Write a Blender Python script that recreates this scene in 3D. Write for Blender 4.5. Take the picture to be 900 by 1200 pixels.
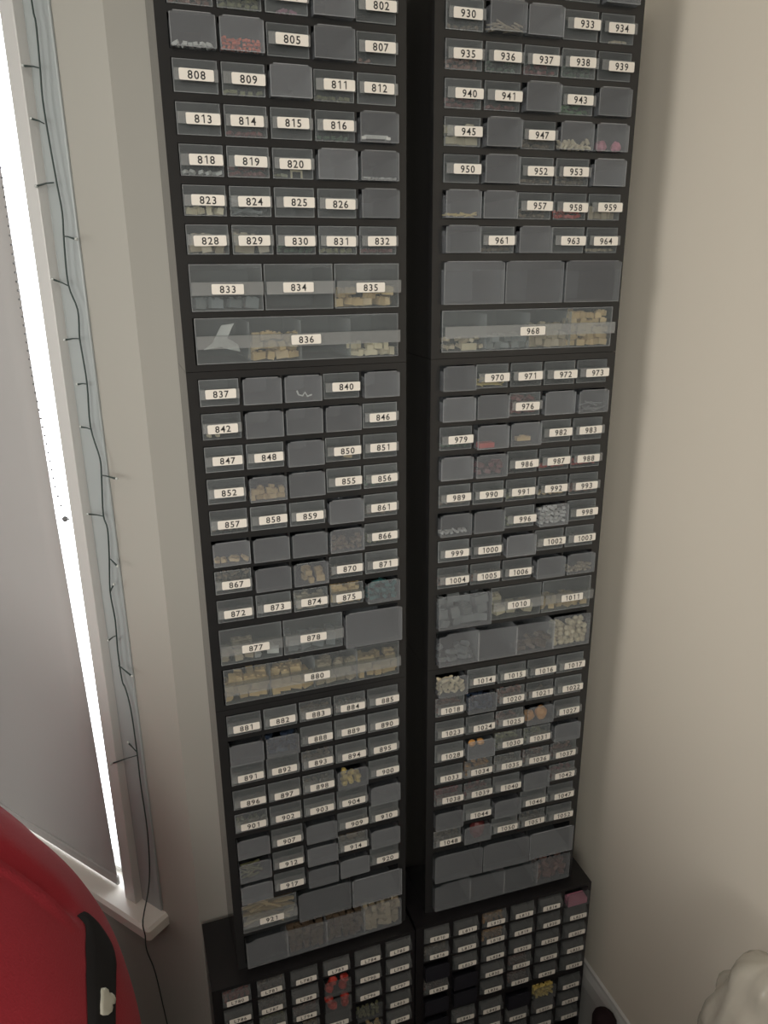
import bpy, bmesh, math, random
from mathutils import Vector, Matrix, noise
R = math.radians
SC = bpy.context.scene
for _o in list(bpy.data.objects): bpy.data.objects.remove(_o)
COL = SC.collection

# ------------------------------------------------------------------ camera, world, light, exposure
FLOOR = 2.08                       # height of the stack tops above the floor
cam_d = bpy.data.cameras.new('camera'); cam = bpy.data.objects.new('camera', cam_d); COL.objects.link(cam)
cam_d.sensor_fit = 'VERTICAL'; cam_d.sensor_height = 36.0; cam_d.lens = 26.31; cam_d.clip_start = 0.02
cam.matrix_world = Matrix(((0.94429, 0.10847, -0.31351, -0.0591),
                           (-0.32901, 0.28542, -0.90010, -1.0738),
                           (-0.00816, 0.95230, 0.30455, 1.6709), (0, 0, 0, 1)))
def _cam():
    yaw, pitch, roll = 0.3352, -0.3095, -0.0085
    f = Vector((math.sin(yaw)*math.cos(pitch), math.cos(yaw)*math.cos(pitch), math.sin(pitch)))
    r = Vector((math.cos(yaw), -math.sin(yaw), 0)); u = r.cross(f)
    r2 = r*math.cos(roll) + u*math.sin(roll); u2 = -r*math.sin(roll) + u*math.cos(roll)
    M = Matrix((r2, u2, -f)).transposed().to_4x4(); M.translation = (-0.0591, -1.0738, -0.4091 + FLOOR)
    cam.matrix_world = M
_cam()
SC.camera = cam
W = bpy.data.worlds.new('sky'); SC.world = W; W.use_nodes = True
W.node_tree.nodes['Background'].inputs[0].default_value = (0.93, 0.96, 1.0, 1)
W.node_tree.nodes['Background'].inputs[1].default_value = 5.0
SC.view_settings.view_transform = 'Standard'; SC.view_settings.look = 'None'
SC.view_settings.gamma = 1.0; SC.view_settings.use_curve_mapping = False
SC.view_settings.exposure = 0.1
def area(name, loc, target, sx, sy, power, col):
    d = bpy.data.lights.new(name, 'AREA'); d.shape = 'RECTANGLE'; d.size = sx; d.size_y = sy; d.energy = power; d.color = col
    o = bpy.data.objects.new(name, d); COL.objects.link(o); o.location = loc
    o.rotation_euler = (Vector(target) - Vector(loc)).to_track_quat('-Z', 'Y').to_euler()
    return o
# daylight through the other windows of the bay, then two added unseen lights
area('daylight_bay_left', (-2.55, -0.75, 1.6), (0.6, -0.1, 1.35), 1.2, 1.2, 26.0, (1.0, 0.98, 0.94))
area('daylight_bay_front', (-2.5, 0.7, 1.6), (0.6, -0.3, 1.3), 0.8, 1.3, 2.5, (0.95, 0.98, 1.0))
area('ceiling_lamp_light', (-0.4, -1.3, 2.45), (0.1, -0.3, 1.0), 0.6, 0.6, 7.0, (1.0, 0.95, 0.87))  # unseen overhead light, added to balance the brightness of cabinets and walls
_k = area('daylight_rear_window', (-0.75, -2.7, 1.75), (0.25, 0.0, 1.42), 0.9, 0.9, 3.3, (1.0, 0.97, 0.92)); _k.data.spread = R(52)  # unseen light added behind the camera, cone narrowed so the lower drawers dim

# ------------------------------------------------------------------ helpers
def tag(o, label=None, cat=None, group=None, kind=None):
    if label: o['label'] = label
    if cat: o['category'] = cat
    if group: o['group'] = group
    if kind: o['kind'] = kind
    return o
def empty(name, loc=(0, 0, 0), rz=0.0, parent=None):
    o = bpy.data.objects.new(name, None); COL.objects.link(o); o.location = loc; o.rotation_euler = (0, 0, rz)
    o.empty_display_size = 0.05
    if parent: o.parent = parent
    return o
def link(name, mesh, parent=None, loc=(0, 0, 0)):
    o = bpy.data.objects.new(name, mesh); COL.objects.link(o); o.location = loc
    if parent: o.parent = parent
    return o
class MB:
    def __init__(s): s.v = []; s.f = []; s.m = []
    def add(s, vs, fs, mi=0):
        b = len(s.v); s.v += [tuple(v) for v in vs]; s.f += [tuple(b + i for i in f) for f in fs]; s.m += [mi]*len(fs)
    def box(s, x0, x1, y0, y1, z0, z1, mi=0, M=None):
        vs = [Vector(p) for p in ((x0,y0,z0),(x1,y0,z0),(x1,y1,z0),(x0,y1,z0),(x0,y0,z1),(x1,y0,z1),(x1,y1,z1),(x0,y1,z1))]
        if M: vs = [M @ v for v in vs]
        s.add(vs, ((0,3,2,1),(4,5,6,7),(0,1,5,4),(1,2,6,5),(2,3,7,6),(3,0,4,7)), mi)
    def hexa(s, p, mi=0):
        s.add(p, ((0,3,2,1),(4,5,6,7),(0,1,5,4),(1,2,6,5),(2,3,7,6),(3,0,4,7)), mi)
    def prism(s, pts, y0, y1, mi=0):                      # outline in x,z pushed through y (counter-clockwise seen from -y)
        n = len(pts)
        s.add([(x, y0, z) for x, z in pts] + [(x, y1, z) for x, z in pts],
              [tuple(range(n)), tuple(reversed(range(n, 2*n)))] + [(i, n+i, n+(i+1) % n, (i+1) % n) for i in range(n)], mi)
    def tube(s, pts, r, seg=6, mi=0, taper=None):
        pts = [Vector(p) for p in pts]; n = len(pts); rings = []
        for i, p in enumerate(pts):
            d = (pts[min(i+1, n-1)] - pts[max(i-1, 0)]).normalized()
            a = d.cross(Vector((0.31, 0.87, 0.37))).normalized(); b = d.cross(a)
            rr = r if taper is None else r*taper[i]
            rings.append([p + (a*math.cos(2*math.pi*k/seg) + b*math.sin(2*math.pi*k/seg))*rr for k in range(seg)])
        fs = []
        for i in range(n-1):
            for k in range(seg):
                fs.append((i*seg+k, i*seg+(k+1) % seg, (i+1)*seg+(k+1) % seg, (i+1)*seg+k))
        fs += [tuple(reversed(range(seg))), tuple((n-1)*seg+k for k in range(seg))]
        s.add([v for rg in rings for v in rg], fs, mi)
    def ball(s, c, r, mi=0, seg=8, rings=6, sq=(1, 1, 1), M=None, jit=0, rnd=None):
        c = Vector(c); vs = [Vector((0, 0, 1))]
        for i in range(1, rings):
            t = math.pi*i/rings
            for k in range(seg):
                q = 2*math.pi*k/seg; vs.append(Vector((math.sin(t)*math.cos(q), math.sin(t)*math.sin(q), math.cos(t))))
        vs.append(Vector((0, 0, -1)))
        out = []
        for v in vs:
            k = r*(1 + (rnd.uniform(-jit, jit) if rnd else 0)); w = Vector((v.x*sq[0], v.y*sq[1], v.z*sq[2]))*k
            out.append(c + (M @ w if M else w))
        fs = [(0, 1+k, 1+(k+1) % seg) for k in range(seg)]
        for i in range(rings-2):
            for k in range(seg):
                a = 1+i*seg; fs.append((a+k, a+seg+k, a+seg+(k+1) % seg, a+(k+1) % seg))
        a = 1+(rings-2)*seg; fs += [(a+k, len(vs)-1, a+(k+1) % seg) for k in range(seg)]
        s.add(out, fs, mi)
    def mesh(s, name, mats, smooth=False, bevel=0):
        me = bpy.data.meshes.new(name); me.from_pydata(s.v, [], s.f)
        for m in (mats if isinstance(mats, (list, tuple)) else [mats]): me.materials.append(m)
        me.polygons.foreach_set('material_index', s.m)
        if smooth: me.polygons.foreach_set('use_smooth', [True]*len(s.f))
        me.update()
        bm = bmesh.new(); bm.from_mesh(me); bmesh.ops.recalc_face_normals(bm, faces=bm.faces)
        if bevel: bmesh.ops.bevel(bm, geom=list(bm.edges), offset=bevel, segments=1, affect='EDGES', profile=0.5)
        bm.to_mesh(me); bm.free()
        return me
    def obj(s, name, mats, parent=None, loc=(0, 0, 0), smooth=False, bevel=0):
        return link(name, s.mesh(name, mats, smooth, bevel), parent, loc)

# ------------------------------------------------------------------ materials
def principled(name, col, rough=0.5, spec=0.5, noise_amt=0.0, noise_scale=20, bump=0.0, bump_scale=60, vary=0.0, sheen=0.0):
    m = bpy.data.materials.new(name); m.use_nodes = True; nt = m.node_tree; b = nt.nodes['Principled BSDF']
    b.inputs['Base Color'].default_value = (*col, 1); b.inputs['Roughness'].default_value = rough
    b.inputs['Specular IOR Level'].default_value = spec
    if sheen: b.inputs['Sheen Weight'].default_value = sheen
    tc = nt.nodes.new('ShaderNodeTexCoord')
    if noise_amt or vary:
        n = nt.nodes.new('ShaderNodeTexNoise'); n.inputs['Scale'].default_value = noise_scale; n.inputs['Detail'].default_value = 4
        nt.links.new(tc.outputs['Object'], n.inputs['Vector'])
        mr = nt.nodes.new('ShaderNodeMapRange'); mr.inputs['To Min'].default_value = 1-noise_amt; mr.inputs['To Max'].default_value = 1+noise_amt
        nt.links.new(n.outputs['Fac'], mr.inputs['Value']); fac = mr.outputs[0]
        if vary:
            oi = nt.nodes.new('ShaderNodeObjectInfo'); m2 = nt.nodes.new('ShaderNodeMapRange')
            m2.inputs['To Min'].default_value = 1-vary; m2.inputs['To Max'].default_value = 1+vary
            nt.links.new(oi.outputs['Random'], m2.inputs['Value'])
            mu = nt.nodes.new('ShaderNodeMath'); mu.operation = 'MULTIPLY'; nt.links.new(fac, mu.inputs[0]); nt.links.new(m2.outputs[0], mu.inputs[1]); fac = mu.outputs[0]
        vm = nt.nodes.new('ShaderNodeVectorMath'); vm.operation = 'SCALE'; vm.inputs[0].default_value = col
        nt.links.new(fac, vm.inputs['Scale']); nt.links.new(vm.outputs[0], b.inputs['Base Color'])
    if bump:
        n = nt.nodes.new('ShaderNodeTexNoise'); n.inputs['Scale'].default_value = bump_scale; n.inputs['Detail'].default_value = 3
        nt.links.new(tc.outputs['Object'], n.inputs['Vector'])
        bp = nt.nodes.new('ShaderNodeBump'); bp.inputs['Strength'].default_value = bump; bp.inputs['Distance'].default_value = 0.004
        nt.links.new(n.outputs['Fac'], bp.inputs['Height']); nt.links.new(bp.outputs[0], b.inputs['Normal'])
    return m
def frosted(name, col, opac, rough, vary=0.15):
    m = principled(name, col, rough, 0.4, 0.06, 40, vary=vary); nt = m.node_tree
    out = nt.nodes['Material Output']; b = nt.nodes['Principled BSDF']
    tr = nt.nodes.new('ShaderNodeBsdfTransparent'); tr.inputs[0].default_value = (0.9, 0.92, 0.92, 1)
    mx = nt.nodes.new('ShaderNodeMixShader'); mx.inputs[0].default_value = opac
    nt.links.new(tr.outputs[0], mx.inputs[1]); nt.links.new(b.outputs[0], mx.inputs[2]); nt.links.new(mx.outputs[0], out.inputs['Surface'])
    return m
M_black = principled('black_plastic', (0.022, 0.022, 0.0222), 0.17, 0.5, 0.1, 30)
M_black2 = principled('black_gloss_plastic', (0.014, 0.013, 0.014), 0.28, 0.5, 0.1, 12)
M_clear = frosted('clear_drawer_plastic', (0.46, 0.485, 0.49), 0.125, 0.35)
M_frost = frosted('frosted_drawer_plastic', (0.41, 0.42, 0.44), 0.185, 0.45)
M_rim = frosted('drawer_rim_plastic', (0.60, 0.61, 0.62), 0.30, 0.3)
M_lip = frosted('label_holder_plastic', (0.58, 0.58, 0.57), 0.21, 0.35)
M_smoke = frosted('small_drawer_plastic', (0.30, 0.30, 0.30), 0.14, 0.35)
M_dark_drawer = principled('dark_drawer_plastic', (0.018, 0.018, 0.024), 0.4, 0.5, 0.1, 30)
M_paper = principled('label_paper', (0.80, 0.755, 0.68), 0.6, 0.3, 0.03, 90)
M_ink = principled('label_ink', (0.03, 0.028, 0.027), 0.6, 0.3)
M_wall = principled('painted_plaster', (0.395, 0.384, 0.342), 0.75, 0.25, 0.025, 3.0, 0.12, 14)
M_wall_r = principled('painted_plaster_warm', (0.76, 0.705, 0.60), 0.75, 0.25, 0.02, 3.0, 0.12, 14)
M_trim = principled('grey_gloss_paint', (0.36, 0.392, 0.388), 0.4, 0.5, 0.03, 6)
M_frame = principled('window_frame_white', (0.60, 0.595, 0.57), 0.35, 0.5, 0.02, 8)
M_sill = principled('sill_paint', (0.86, 0.82, 0.75), 0.45, 0.5, 0.02, 8)
M_floor = principled('dark_carpet', (0.07, 0.06, 0.055), 0.95, 0.1, 0.3, 220, 0.6, 400)
M_ceil = principled('ceiling_paint', (0.75, 0.74, 0.72), 0.9, 0.2)
M_wire = principled('dark_green_wire', (0.035, 0.055, 0.05), 0.5, 0.4)
M_bulb = principled('tiny_bulb_plastic', (0.55, 0.58, 0.55), 0.2, 0.6)
M_chain = principled('metal_bead_chain', (0.16, 0.16, 0.16), 0.35, 0.6)
M_red = principled('red_fabric', (0.37, 0.024, 0.038), 0.72, 0.25, 0.08, 9, 0.25, 350, sheen=0.08)
M_band = principled('black_webbing', (0.018, 0.017, 0.018), 0.7, 0.3, 0.1, 60)
M_emblem = principled('white_emblem_print', (0.66, 0.65, 0.56), 0.7, 0.3)
M_maroon = principled('dark_maroon_fabric', (0.022, 0.012, 0.014), 0.85, 0.2, 0.2, 40)
# blind: thin woven cloth, a little daylight comes through
M_blind = principled('roller_blind_cloth', (0.50, 0.49, 0.475), 0.9, 0.1, 0.03, 5)
nt = M_blind.node_tree; tl = nt.nodes.new('ShaderNodeBsdfTranslucent'); tl.inputs[0].default_value = (0.40, 0.385, 0.375, 1)
mx = nt.nodes.new('ShaderNodeMixShader'); mx.inputs[0].default_value = 0.12
nt.links.new(nt.nodes['Principled BSDF'].outputs[0], mx.inputs[1]); nt.links.new(tl.outputs[0], mx.inputs[2]); nt.links.new(mx.outputs[0], nt.nodes['Material Output'].inputs['Surface'])
M_glass = bpy.data.materials.new('window_glass'); M_glass.use_nodes = True; nt = M_glass.node_tree
g = nt.nodes.new('ShaderNodeBsdfGlossy'); g.inputs['Roughness'].default_value = 0.02; tr = nt.nodes.new('ShaderNodeBsdfTransparent'); mx = nt.nodes.new('ShaderNodeMixShader'); mx.inputs[0].default_value = 0.04
nt.links.new(tr.outputs[0], mx.inputs[1]); nt.links.new(g.outputs[0], mx.inputs[2]); nt.links.new(mx.outputs[0], nt.nodes['Material Output'].inputs['Surface'])
M_sack = principled('cloudy_plastic_film', (0.62, 0.58, 0.49), 0.22, 0.6, 0.1, 14, 0.4, 25)
nt = M_sack.node_tree; tr = nt.nodes.new('ShaderNodeBsdfTransparent'); mx = nt.nodes.new('ShaderNodeMixShader'); mx.inputs[0].default_value = 0.7
nt.links.new(tr.outputs[0], mx.inputs[1]); nt.links.new(nt.nodes['Principled BSDF'].outputs[0], mx.inputs[2]); nt.links.new(mx.outputs[0], nt.nodes['Material Output'].inputs['Surface'])
CM = {}
PAL = {'tan': (0.600, 0.430, 0.220), 'cream': (0.700, 0.600, 0.420), 'beige': (0.500, 0.410, 0.290), 'brown': (0.170, 0.120, 0.080), 'white': (0.657, 0.644, 0.620),
       'grey': (0.200, 0.210, 0.210), 'blue grey': (0.175, 0.190, 0.195), 'red': (0.500, 0.050, 0.035), 'dark red': (0.185, 0.044, 0.044), 'orange red': (0.750, 0.130, 0.050),
       'pink': (0.700, 0.240, 0.340), 'green': (0.081, 0.192, 0.075), 'olive': (0.239, 0.233, 0.123), 'teal': (0.050, 0.160, 0.160), 'yellow': (0.660, 0.500, 0.160),
       'orange': (0.700, 0.340, 0.100), 'dark blue': (0.035, 0.053, 0.090), 'dark green': (0.049, 0.092, 0.055), 'reddish brown': (0.240, 0.110, 0.085), 'purple pink': (0.417, 0.178, 0.264)}
def cmat(c):
    if c not in CM: CM[c] = principled(c.replace(' ', '_') + '_plastic_pieces', PAL[c], 0.4, 0.4, 0.12, 60, vary=0.18)
    return CM[c]

# ------------------------------------------------------------------ the room
def struct(o): o['kind'] = 'structure'; return o
YB = 0.1375; XR = 0.80; CEIL = 2.55
BA = R(38); BT = Vector((-math.sin(BA), math.cos(BA), 0)); BN = Vector((-math.cos(BA), -math.sin(BA), 0)); BO = Vector((-0.027, YB, 0))
def bay(s, e, z): return BO + BT*s + BN*e + Vector((0, 0, z))
def baybox(mb, s0, s1, e0, e1, z0, z1, mi=0):
    mb.hexa([bay(s0,e0,z0), bay(s1,e0,z0), bay(s1,e1,z0), bay(s0,e1,z0), bay(s0,e0,z1), bay(s1,e0,z1), bay(s1,e1,z1), bay(s0,e1,z1)], mi)
SEND = 1.30; BE = bay(SEND, 0, 0)
m = MB(); m.box(-2.75, XR+0.12, -3.3, YB, -0.1, 0); m.hexa([(-2.65,YB,-0.1),(-0.027,YB,-0.1),(BE.x,BE.y,-0.1),(-2.65,BE.y,-0.1),(-2.65,YB,0),(-0.027,YB,0),(BE.x,BE.y,0),(-2.65,BE.y,0)]); struct(m.obj('floor', M_floor))
m = MB(); m.box(-2.75, XR+0.12, -3.3, 1.35, CEIL, CEIL+0.1); struct(m.obj('ceiling', M_ceil))
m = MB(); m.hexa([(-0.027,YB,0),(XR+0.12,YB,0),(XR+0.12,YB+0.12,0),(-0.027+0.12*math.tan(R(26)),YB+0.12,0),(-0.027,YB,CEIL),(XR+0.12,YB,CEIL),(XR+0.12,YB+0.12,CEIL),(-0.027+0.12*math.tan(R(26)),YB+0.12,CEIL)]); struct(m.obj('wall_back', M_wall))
m = MB(); m.box(XR, XR+0.12, -3.3, YB, 0, CEIL); struct(m.obj('wall_right', M_wall_r))
m = MB(); m.box(-2.75, XR, -3.3, -3.2, 0, CEIL); struct(m.obj('wall_rear', M_wall_r))
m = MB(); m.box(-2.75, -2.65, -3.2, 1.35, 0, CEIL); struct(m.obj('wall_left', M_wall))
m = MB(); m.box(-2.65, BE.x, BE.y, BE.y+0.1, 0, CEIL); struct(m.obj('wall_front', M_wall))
WS0, WS1, WZ0, WZ1 = 0.205, 1.12, 0.43, 2.30       # window opening along the bay wall
m = MB()
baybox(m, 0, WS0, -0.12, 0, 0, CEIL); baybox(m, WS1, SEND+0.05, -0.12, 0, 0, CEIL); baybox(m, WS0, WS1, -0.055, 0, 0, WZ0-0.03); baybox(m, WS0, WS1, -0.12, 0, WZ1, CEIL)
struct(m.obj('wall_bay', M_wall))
win = empty('window_1', bay(0.6, 0, WZ0)); struct(win); win['label'] = 'bay window behind the grey roller blind'
def wpart(mb, name, mat, bevel=0):
    for i, v in enumerate(mb.v): mb.v[i] = tuple(Vector(v) - win.location)
    return mb.obj(name, mat, win, bevel=bevel)
m = MB(); baybox(m, 0.108, 0.168, 0, 0.0035, WZ0, 2.36); baybox(m, 0.108, WS1+0.1, 0, 0.010, 2.36, 2.43); baybox(m, WS1+0.03, WS1+0.1, 0, 0.010, WZ0, 2.36); wpart(m, 'window_casing', M_trim, 0.003)
m = MB(); baybox(m, 0.168, 0.2005, -0.01, 0.020, WZ0, 2.34); baybox(m, 0.203, 0.2075, -0.03, 0.010, WZ0, 2.33); baybox(m, 0.2095, 0.222, -0.05, 0.004, WZ0, 2.32); baybox(m, 0.2005, 0.2095, -0.04, -0.012, WZ0, 2.32)
baybox(m, 1.09, 1.15, -0.05, 0.016, WZ0, 2.34); baybox(m, 0.222, 1.09, -0.05, 0.004, 2.27, 2.34); baybox(m, 0.222, 1.09, -0.05, -0.022, WZ0, WZ0+0.012); wpart(m, 'window_frame', M_frame, 0.0012)
m = MB(); baybox(m, 0.222, 1.09, -0.044, -0.040, WZ0+0.012, 2.27); wpart(m, 'glass_pane', M_glass)
m = MB(); baybox(m, 0.094, SEND-0.05, -0.05, 0.052, 0.397, 0.43)
sill = wpart(m, 'windowsill', M_sill, 0.006)
# skirting along the right wall
m = MB(); prof = [(0, 0), (0.016, 0), (0.016, 0.125), (0.012, 0.15), (0.006, 0.165), (0.005, 0.172), (0, 0.175)]
ya, yb = YB, -3.2
m.add([(XR-p[0], ya, p[1]) for p in prof] + [(XR-p[0], yb, p[1]) for p in prof], [(i, (i+1) % 7, 7+(i+1) % 7, 7+i) for i in range(7)] + [tuple(range(7)), tuple(range(13, 6, -1))])
struct(m.obj('baseboard_right', M_frame))

# ------------------------------------------------------------------ lettering (built once per character)
CH = {}
def glyph(c):
    if c in CH: return CH[c]
    if c == '1':
        CH[c] = ([(0.02, 0), (0.13, 0), (0.13, 0.73), (0.04, 0.73), (0.02, 0.60), (-0.14, 0.52), (-0.14, 0.62), (0.02, 0.60)], [(0, 1, 2, 3, 4), (5, 4, 3, 6)]); return CH[c]
    cu = bpy.data.curves.new('t', 'FONT'); cu.body = c; cu.size = 1.0; cu.resolution_u = 3
    cu.offset = 0.016
    o = bpy.data.objects.new('t', cu); COL.objects.link(o)
    me = bpy.data.meshes.new_from_object(o.evaluated_get(bpy.context.evaluated_depsgraph_get()))
    vs = [(v.co.x, v.co.y) for v in me.vertices]; fs = [tuple(p.vertices) for p in me.polygons]
    xs = [v[0] for v in vs]; x0, x1 = min(xs), max(xs)
    CH[c] = ([(x-(x0+x1)/2, y) for x, y in vs], fs)
    bpy.data.objects.remove(o); bpy.data.curves.remove(cu); bpy.data.meshes.remove(me)
    return CH[c]
def label_mesh(text, w, h, size, rot):                    # sticker centred on 0,0 in x,z; front at -y
    m = MB(); c = 0.0012
    out = [(-w/2+c, -h/2), (w/2-c, -h/2), (w/2, -h/2+c), (w/2, h/2-c), (w/2-c, h/2), (-w/2+c, h/2), (-w/2, h/2-c), (-w/2, -h/2+c)]
    m.prism(out, -0.0003, 0.0, 0)
    adv = size*0.60; x = -adv*(len(text)-1)/2
    for ch in text:
        vs, fs = glyph(ch)
        m.add([(x+vx*size, -0.00045, (vy-0.36)*size) for vx, vy in vs], fs, 1); x += adv
    M = Matrix.Rotation(rot, 4, 'Y')
    m.v = [tuple(M @ Vector(v)) for v in m.v]
    me = bpy.data.meshes.new('label'); me.from_pydata(m.v, [], m.f); me.materials.append(M_paper); me.materials.append(M_ink)
    me.polygons.foreach_set('material_index', m.m); me.update()
    return me

# ------------------------------------------------------------------ drawers
MESH = {}
DEP = 0.122
def drawer_mesh(w, h, rev, mat, dep=DEP, tabs=1):
    k = ('d', w, h, rev, mat.name, dep, tabs)
    if k in MESH: return MESH[k]
    t = 0.0012; m = MB(); e = 0.0009; f = -0.0002
    if not rev:
        m.box(0, w, 0, t, 0, h)
        hs = h*0.93; ht = h
    else:
        a = min(0.0055, w*0.09); b = 0.0026; top = []
        if tabs == 1: top = [(w, h-b), (w-0.001, h-b+0.0008), (w-a*0.8, h-b+0.001), (w-a, h), (a, h), (a*0.8, h-b+0.001), (0.001, h-b+0.0008), (0, h-b)]
        else:
            b = 0.0055
            q = w/4; top = [(w, h-0.0012), (w-0.012, h), (3*q+0.001, h), (3*q-0.003, h-b), (3*q-0.02, h-b+0.001), (2*q+0.004, h-b+0.0015), (2*q-0.004, h-b), (2*q-0.02, h-b+0.0012), (q+0.004, h-b+0.002), (q-0.002, h-0.001), (0.016, h-0.0015), (0.013, h-b), (0, h-b)]
        m.prism([(0, 0), (w, 0)] + top, 0, t*1.3)
        hs = h*0.8; ht = h-b
    m.box(0, t, t*1.3, dep, 0, hs); m.box(w-t, w, t*1.3, dep, 0, hs)
    m.box(t, w-t, t*1.3, dep, 0, t); m.box(t, w-t, dep-t, dep, t, hs*0.95)
    m.box(0, e, f, 0, 0, ht, 1); m.box(w-e, w, f, 0, 0, ht, 1); m.box(e, w-e, f, 0, 0, e, 1)
    if not rev: m.box(e, w-e, f, 0, h-e, h, 1)
    elif tabs == 1: m.box(a, w-a, f, 0, h-e, h, 1)
    if tabs == 4:
        for i in (1, 2, 3): m.box(w*i/4-0.0014, w*i/4+0.0014, f, 0, e, h-b-0.001, 1)
    MESH[k] = m.mesh('drawer', [mat, M_rim if mat not in (M_smoke, M_dark_drawer) else mat])
    return MESH[k]
def lip_mesh(w, h, z0, z1, out, mat, slope):
    k = ('l', w, h, z0, z1, out, slope)
    if k in MESH: return MESH[k]
    m = MB(); t = 0.0011; e = 0.0005
    m.box(e, w-e, -out, -out+t, z0, z1)
    m.hexa([(e, -out+t, z1-t), (w-e, -out+t, z1-t), (w-e, 0, z1-t+slope), (e, 0, z1-t+slope), (e, -out+t, z1), (w-e, -out+t, z1), (w-e, 0, z1+slope), (e, 0, z1+slope)])
    MESH[k] = m.mesh('label_holder', mat)
    return MESH[k]
def divider_mesh(h):
    k = ('v', h)
    if k not in MESH:
        m = MB(); m.box(-0.0007, 0.0007, 0.002, DEP-0.002, 0.0013, h*0.9); MESH[k] = m.mesh('divider', M_rim)
    return MESH[k]
rng = random.Random(7)
COLX0, PITX, DW = 0.043, 0.0598, 0.0548
ROW0, PITZ, DH = 0.0109, 0.048, 0.0372
CABH = 0.5388; CX0, CX1 = 0.0272, 0.3530
MED = [(0.0425, 0.0975), (0.1430, 0.0975), (0.2435, 0.0970)]; MZ0, MZ1 = 0.3965, 0.4575
LGX, LGW, LZ0, LZ1 = 0.0440, 0.2955, 0.4665, 0.5285
def body_mesh():
    if 'body' in MESH: return MESH['body']
    m = MB(); f = 0.0015; d = 0.134; H = CABH - 0.0006
    m.box(CX0, COLX0-0.0012, f, d, -H, 0); m.box(COLX0+4*PITX+DW+0.0012, CX1, f, d, -H, 0)
    xa, xb = COLX0-0.0012, COLX0+4*PITX+DW+0.0012
    m.box(xa, xb, d-0.002, d, -H, 0)
    m.box(xa, xb, f, d-0.002, -ROW0+0.001, 0)
    for r in range(8):
        z1 = -(ROW0+r*PITZ+DH+0.0004); z0 = -(ROW0+(r+1)*PITZ-0.001) if r < 7 else -(MZ0-0.0008)
        m.box(xa, xb, f, d-0.002, z0, z1)
        for c in range(4):
            x = COLX0+c*PITX+DW
            m.box(x+0.0008, x+PITX-DW-0.0008, f+0.001, d-0.002, z1, -(ROW0+r*PITZ-0.001))
    m.box(xa, xb, f, d-0.002, -(LZ0-0.0008), -(MZ1+0.0004))
    for i in range(2):
        x = MED[i][0]+MED[i][1]
        m.box(x+0.0006, MED[i+1][0]-0.0006, f+0.001, d-0.002, -(MZ1+0.0004), -(MZ0-0.0008))
    m.box(xa, xb, f, d-0.002, -H, -(LZ1+0.0004))
    MESH['body'] = m.mesh('body', M_black); return MESH['body']
REV = set(map(int, '''801 803 804 806 810 817 821 822 827 838 839 841 843 844 845 849 853 854 860 862 863 864 865 868 869 876 879 886 887 899 905 906 908 911 913 915 916 918 919 922 923 924
929 931 932 942 944 946 948 949 951 954 955 956 960 962 965 966 967 969 974 975 977 978 980 981 984 985 994 995 997 1001 1007 1008 1009 1012 1013 1019 1026 1029 1032 1041 1043 1045 1049 1053 1054 1055 1056'''.split()))
WHERE = {}                                                # drawer number -> (frame matrix, x, z, w, h, reversed)
STACKS = {'left': (Vector((0, 0, FLOOR)), 0.0), 'right': (Vector((0.3668, 0.0013, FLOOR+0.0019)), -0.0387)}
POSN = ['top of the stack', 'in the middle of the stack', 'lowest of the large-drawer cabinets in the stack']
def put_drawer(cab, num, text, x, z, w, h, rev, kind, mat_n=M_clear, mat_r=M_frost):
    yy = -0.0115 + rng.uniform(-0.003, 0.002) if rev else rng.uniform(-0.0006, 0.0006)
    hh = h + (0.0008 if rev else 0)
    d = link('drawer', drawer_mesh(w, round(hh, 5), rev, mat_r if rev else mat_n, DEP, 4 if rev and kind == 'large' else 1), cab, (x, yy, z))
    if rev:
        d['label'] = 'plain frosted drawer turned back to front, no label'
        if rng.random() < 0.5: d.rotation_euler = (0, 0, rng.uniform(-0.012, 0.012))
    else:
        d['label'] = 'see-through drawer with white label ' + text
        if kind == 'small': z0, z1, out, sl = h*0.30, h*0.665, 0.0105, 0.0
        else: z0, z1, out, sl = h*0.345, h*0.625, 0.0120, 0.0
        link('label_holder', lip_mesh(w, h, round(z0, 5), round(z1, 5), out, M_lip, sl), d)
        lw, lh, sz = (0.0425, 0.0130, 0.0130) if kind == 'small' else (0.0430, 0.0132, 0.0130)
        cx = w*0.545 + rng.uniform(-0.0025, 0.003) if kind == 'small' else w*0.5 + rng.uniform(-0.004, 0.006)
        cz = (z0+z1)/2 + rng.uniform(-0.0012, 0.0006)
        link('label', label_mesh(text, lw, lh, sz, rng.uniform(-0.015, 0.015)), d, (min(cx, w-lw/2-0.0005), -out-0.0002, cz))
    if kind == 'large':
        for i in (1, 2, 3): link('divider', divider_mesh(h), d, (w*i/4, 0, 0))
    WHERE[num] = (cab, x, yy, z, w, h, rev, kind)
    return d
for side, first in (('left', 793), ('right', 925)):
    org, yaw = STACKS[side]
    for c in range(3):
        n0 = first + 44*c
        cab = empty('drawer_cabinet', org - Vector((0, 0, CABH*c)), yaw)
        tag(cab, 'black drawer cabinet, labels %d to %d, %s in the %s stack' % (n0, n0+43, ['topmost', 'second', 'third'][c], side), 'drawer cabinet', 'cabinets with small, medium and large drawers')
        link('body', body_mesh(), cab)
        for k in range(40):
            r, q = divmod(k, 5)
            put_drawer(cab, n0+k, str(n0+k), COLX0+q*PITX, -(ROW0+r*PITZ+DH), DW, DH, (n0+k) in REV, 'small')
        for i in range(3): put_drawer(cab, n0+40+i, str(n0+40+i), MED[i][0], -MZ1, MED[i][1], MZ1-MZ0, (n0+40+i) in REV, 'medium')
        put_drawer(cab, n0+43, str(n0+43), LGX, -LZ1, LGW, LZ1-LZ0, (n0+43) in REV, 'large')

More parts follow.
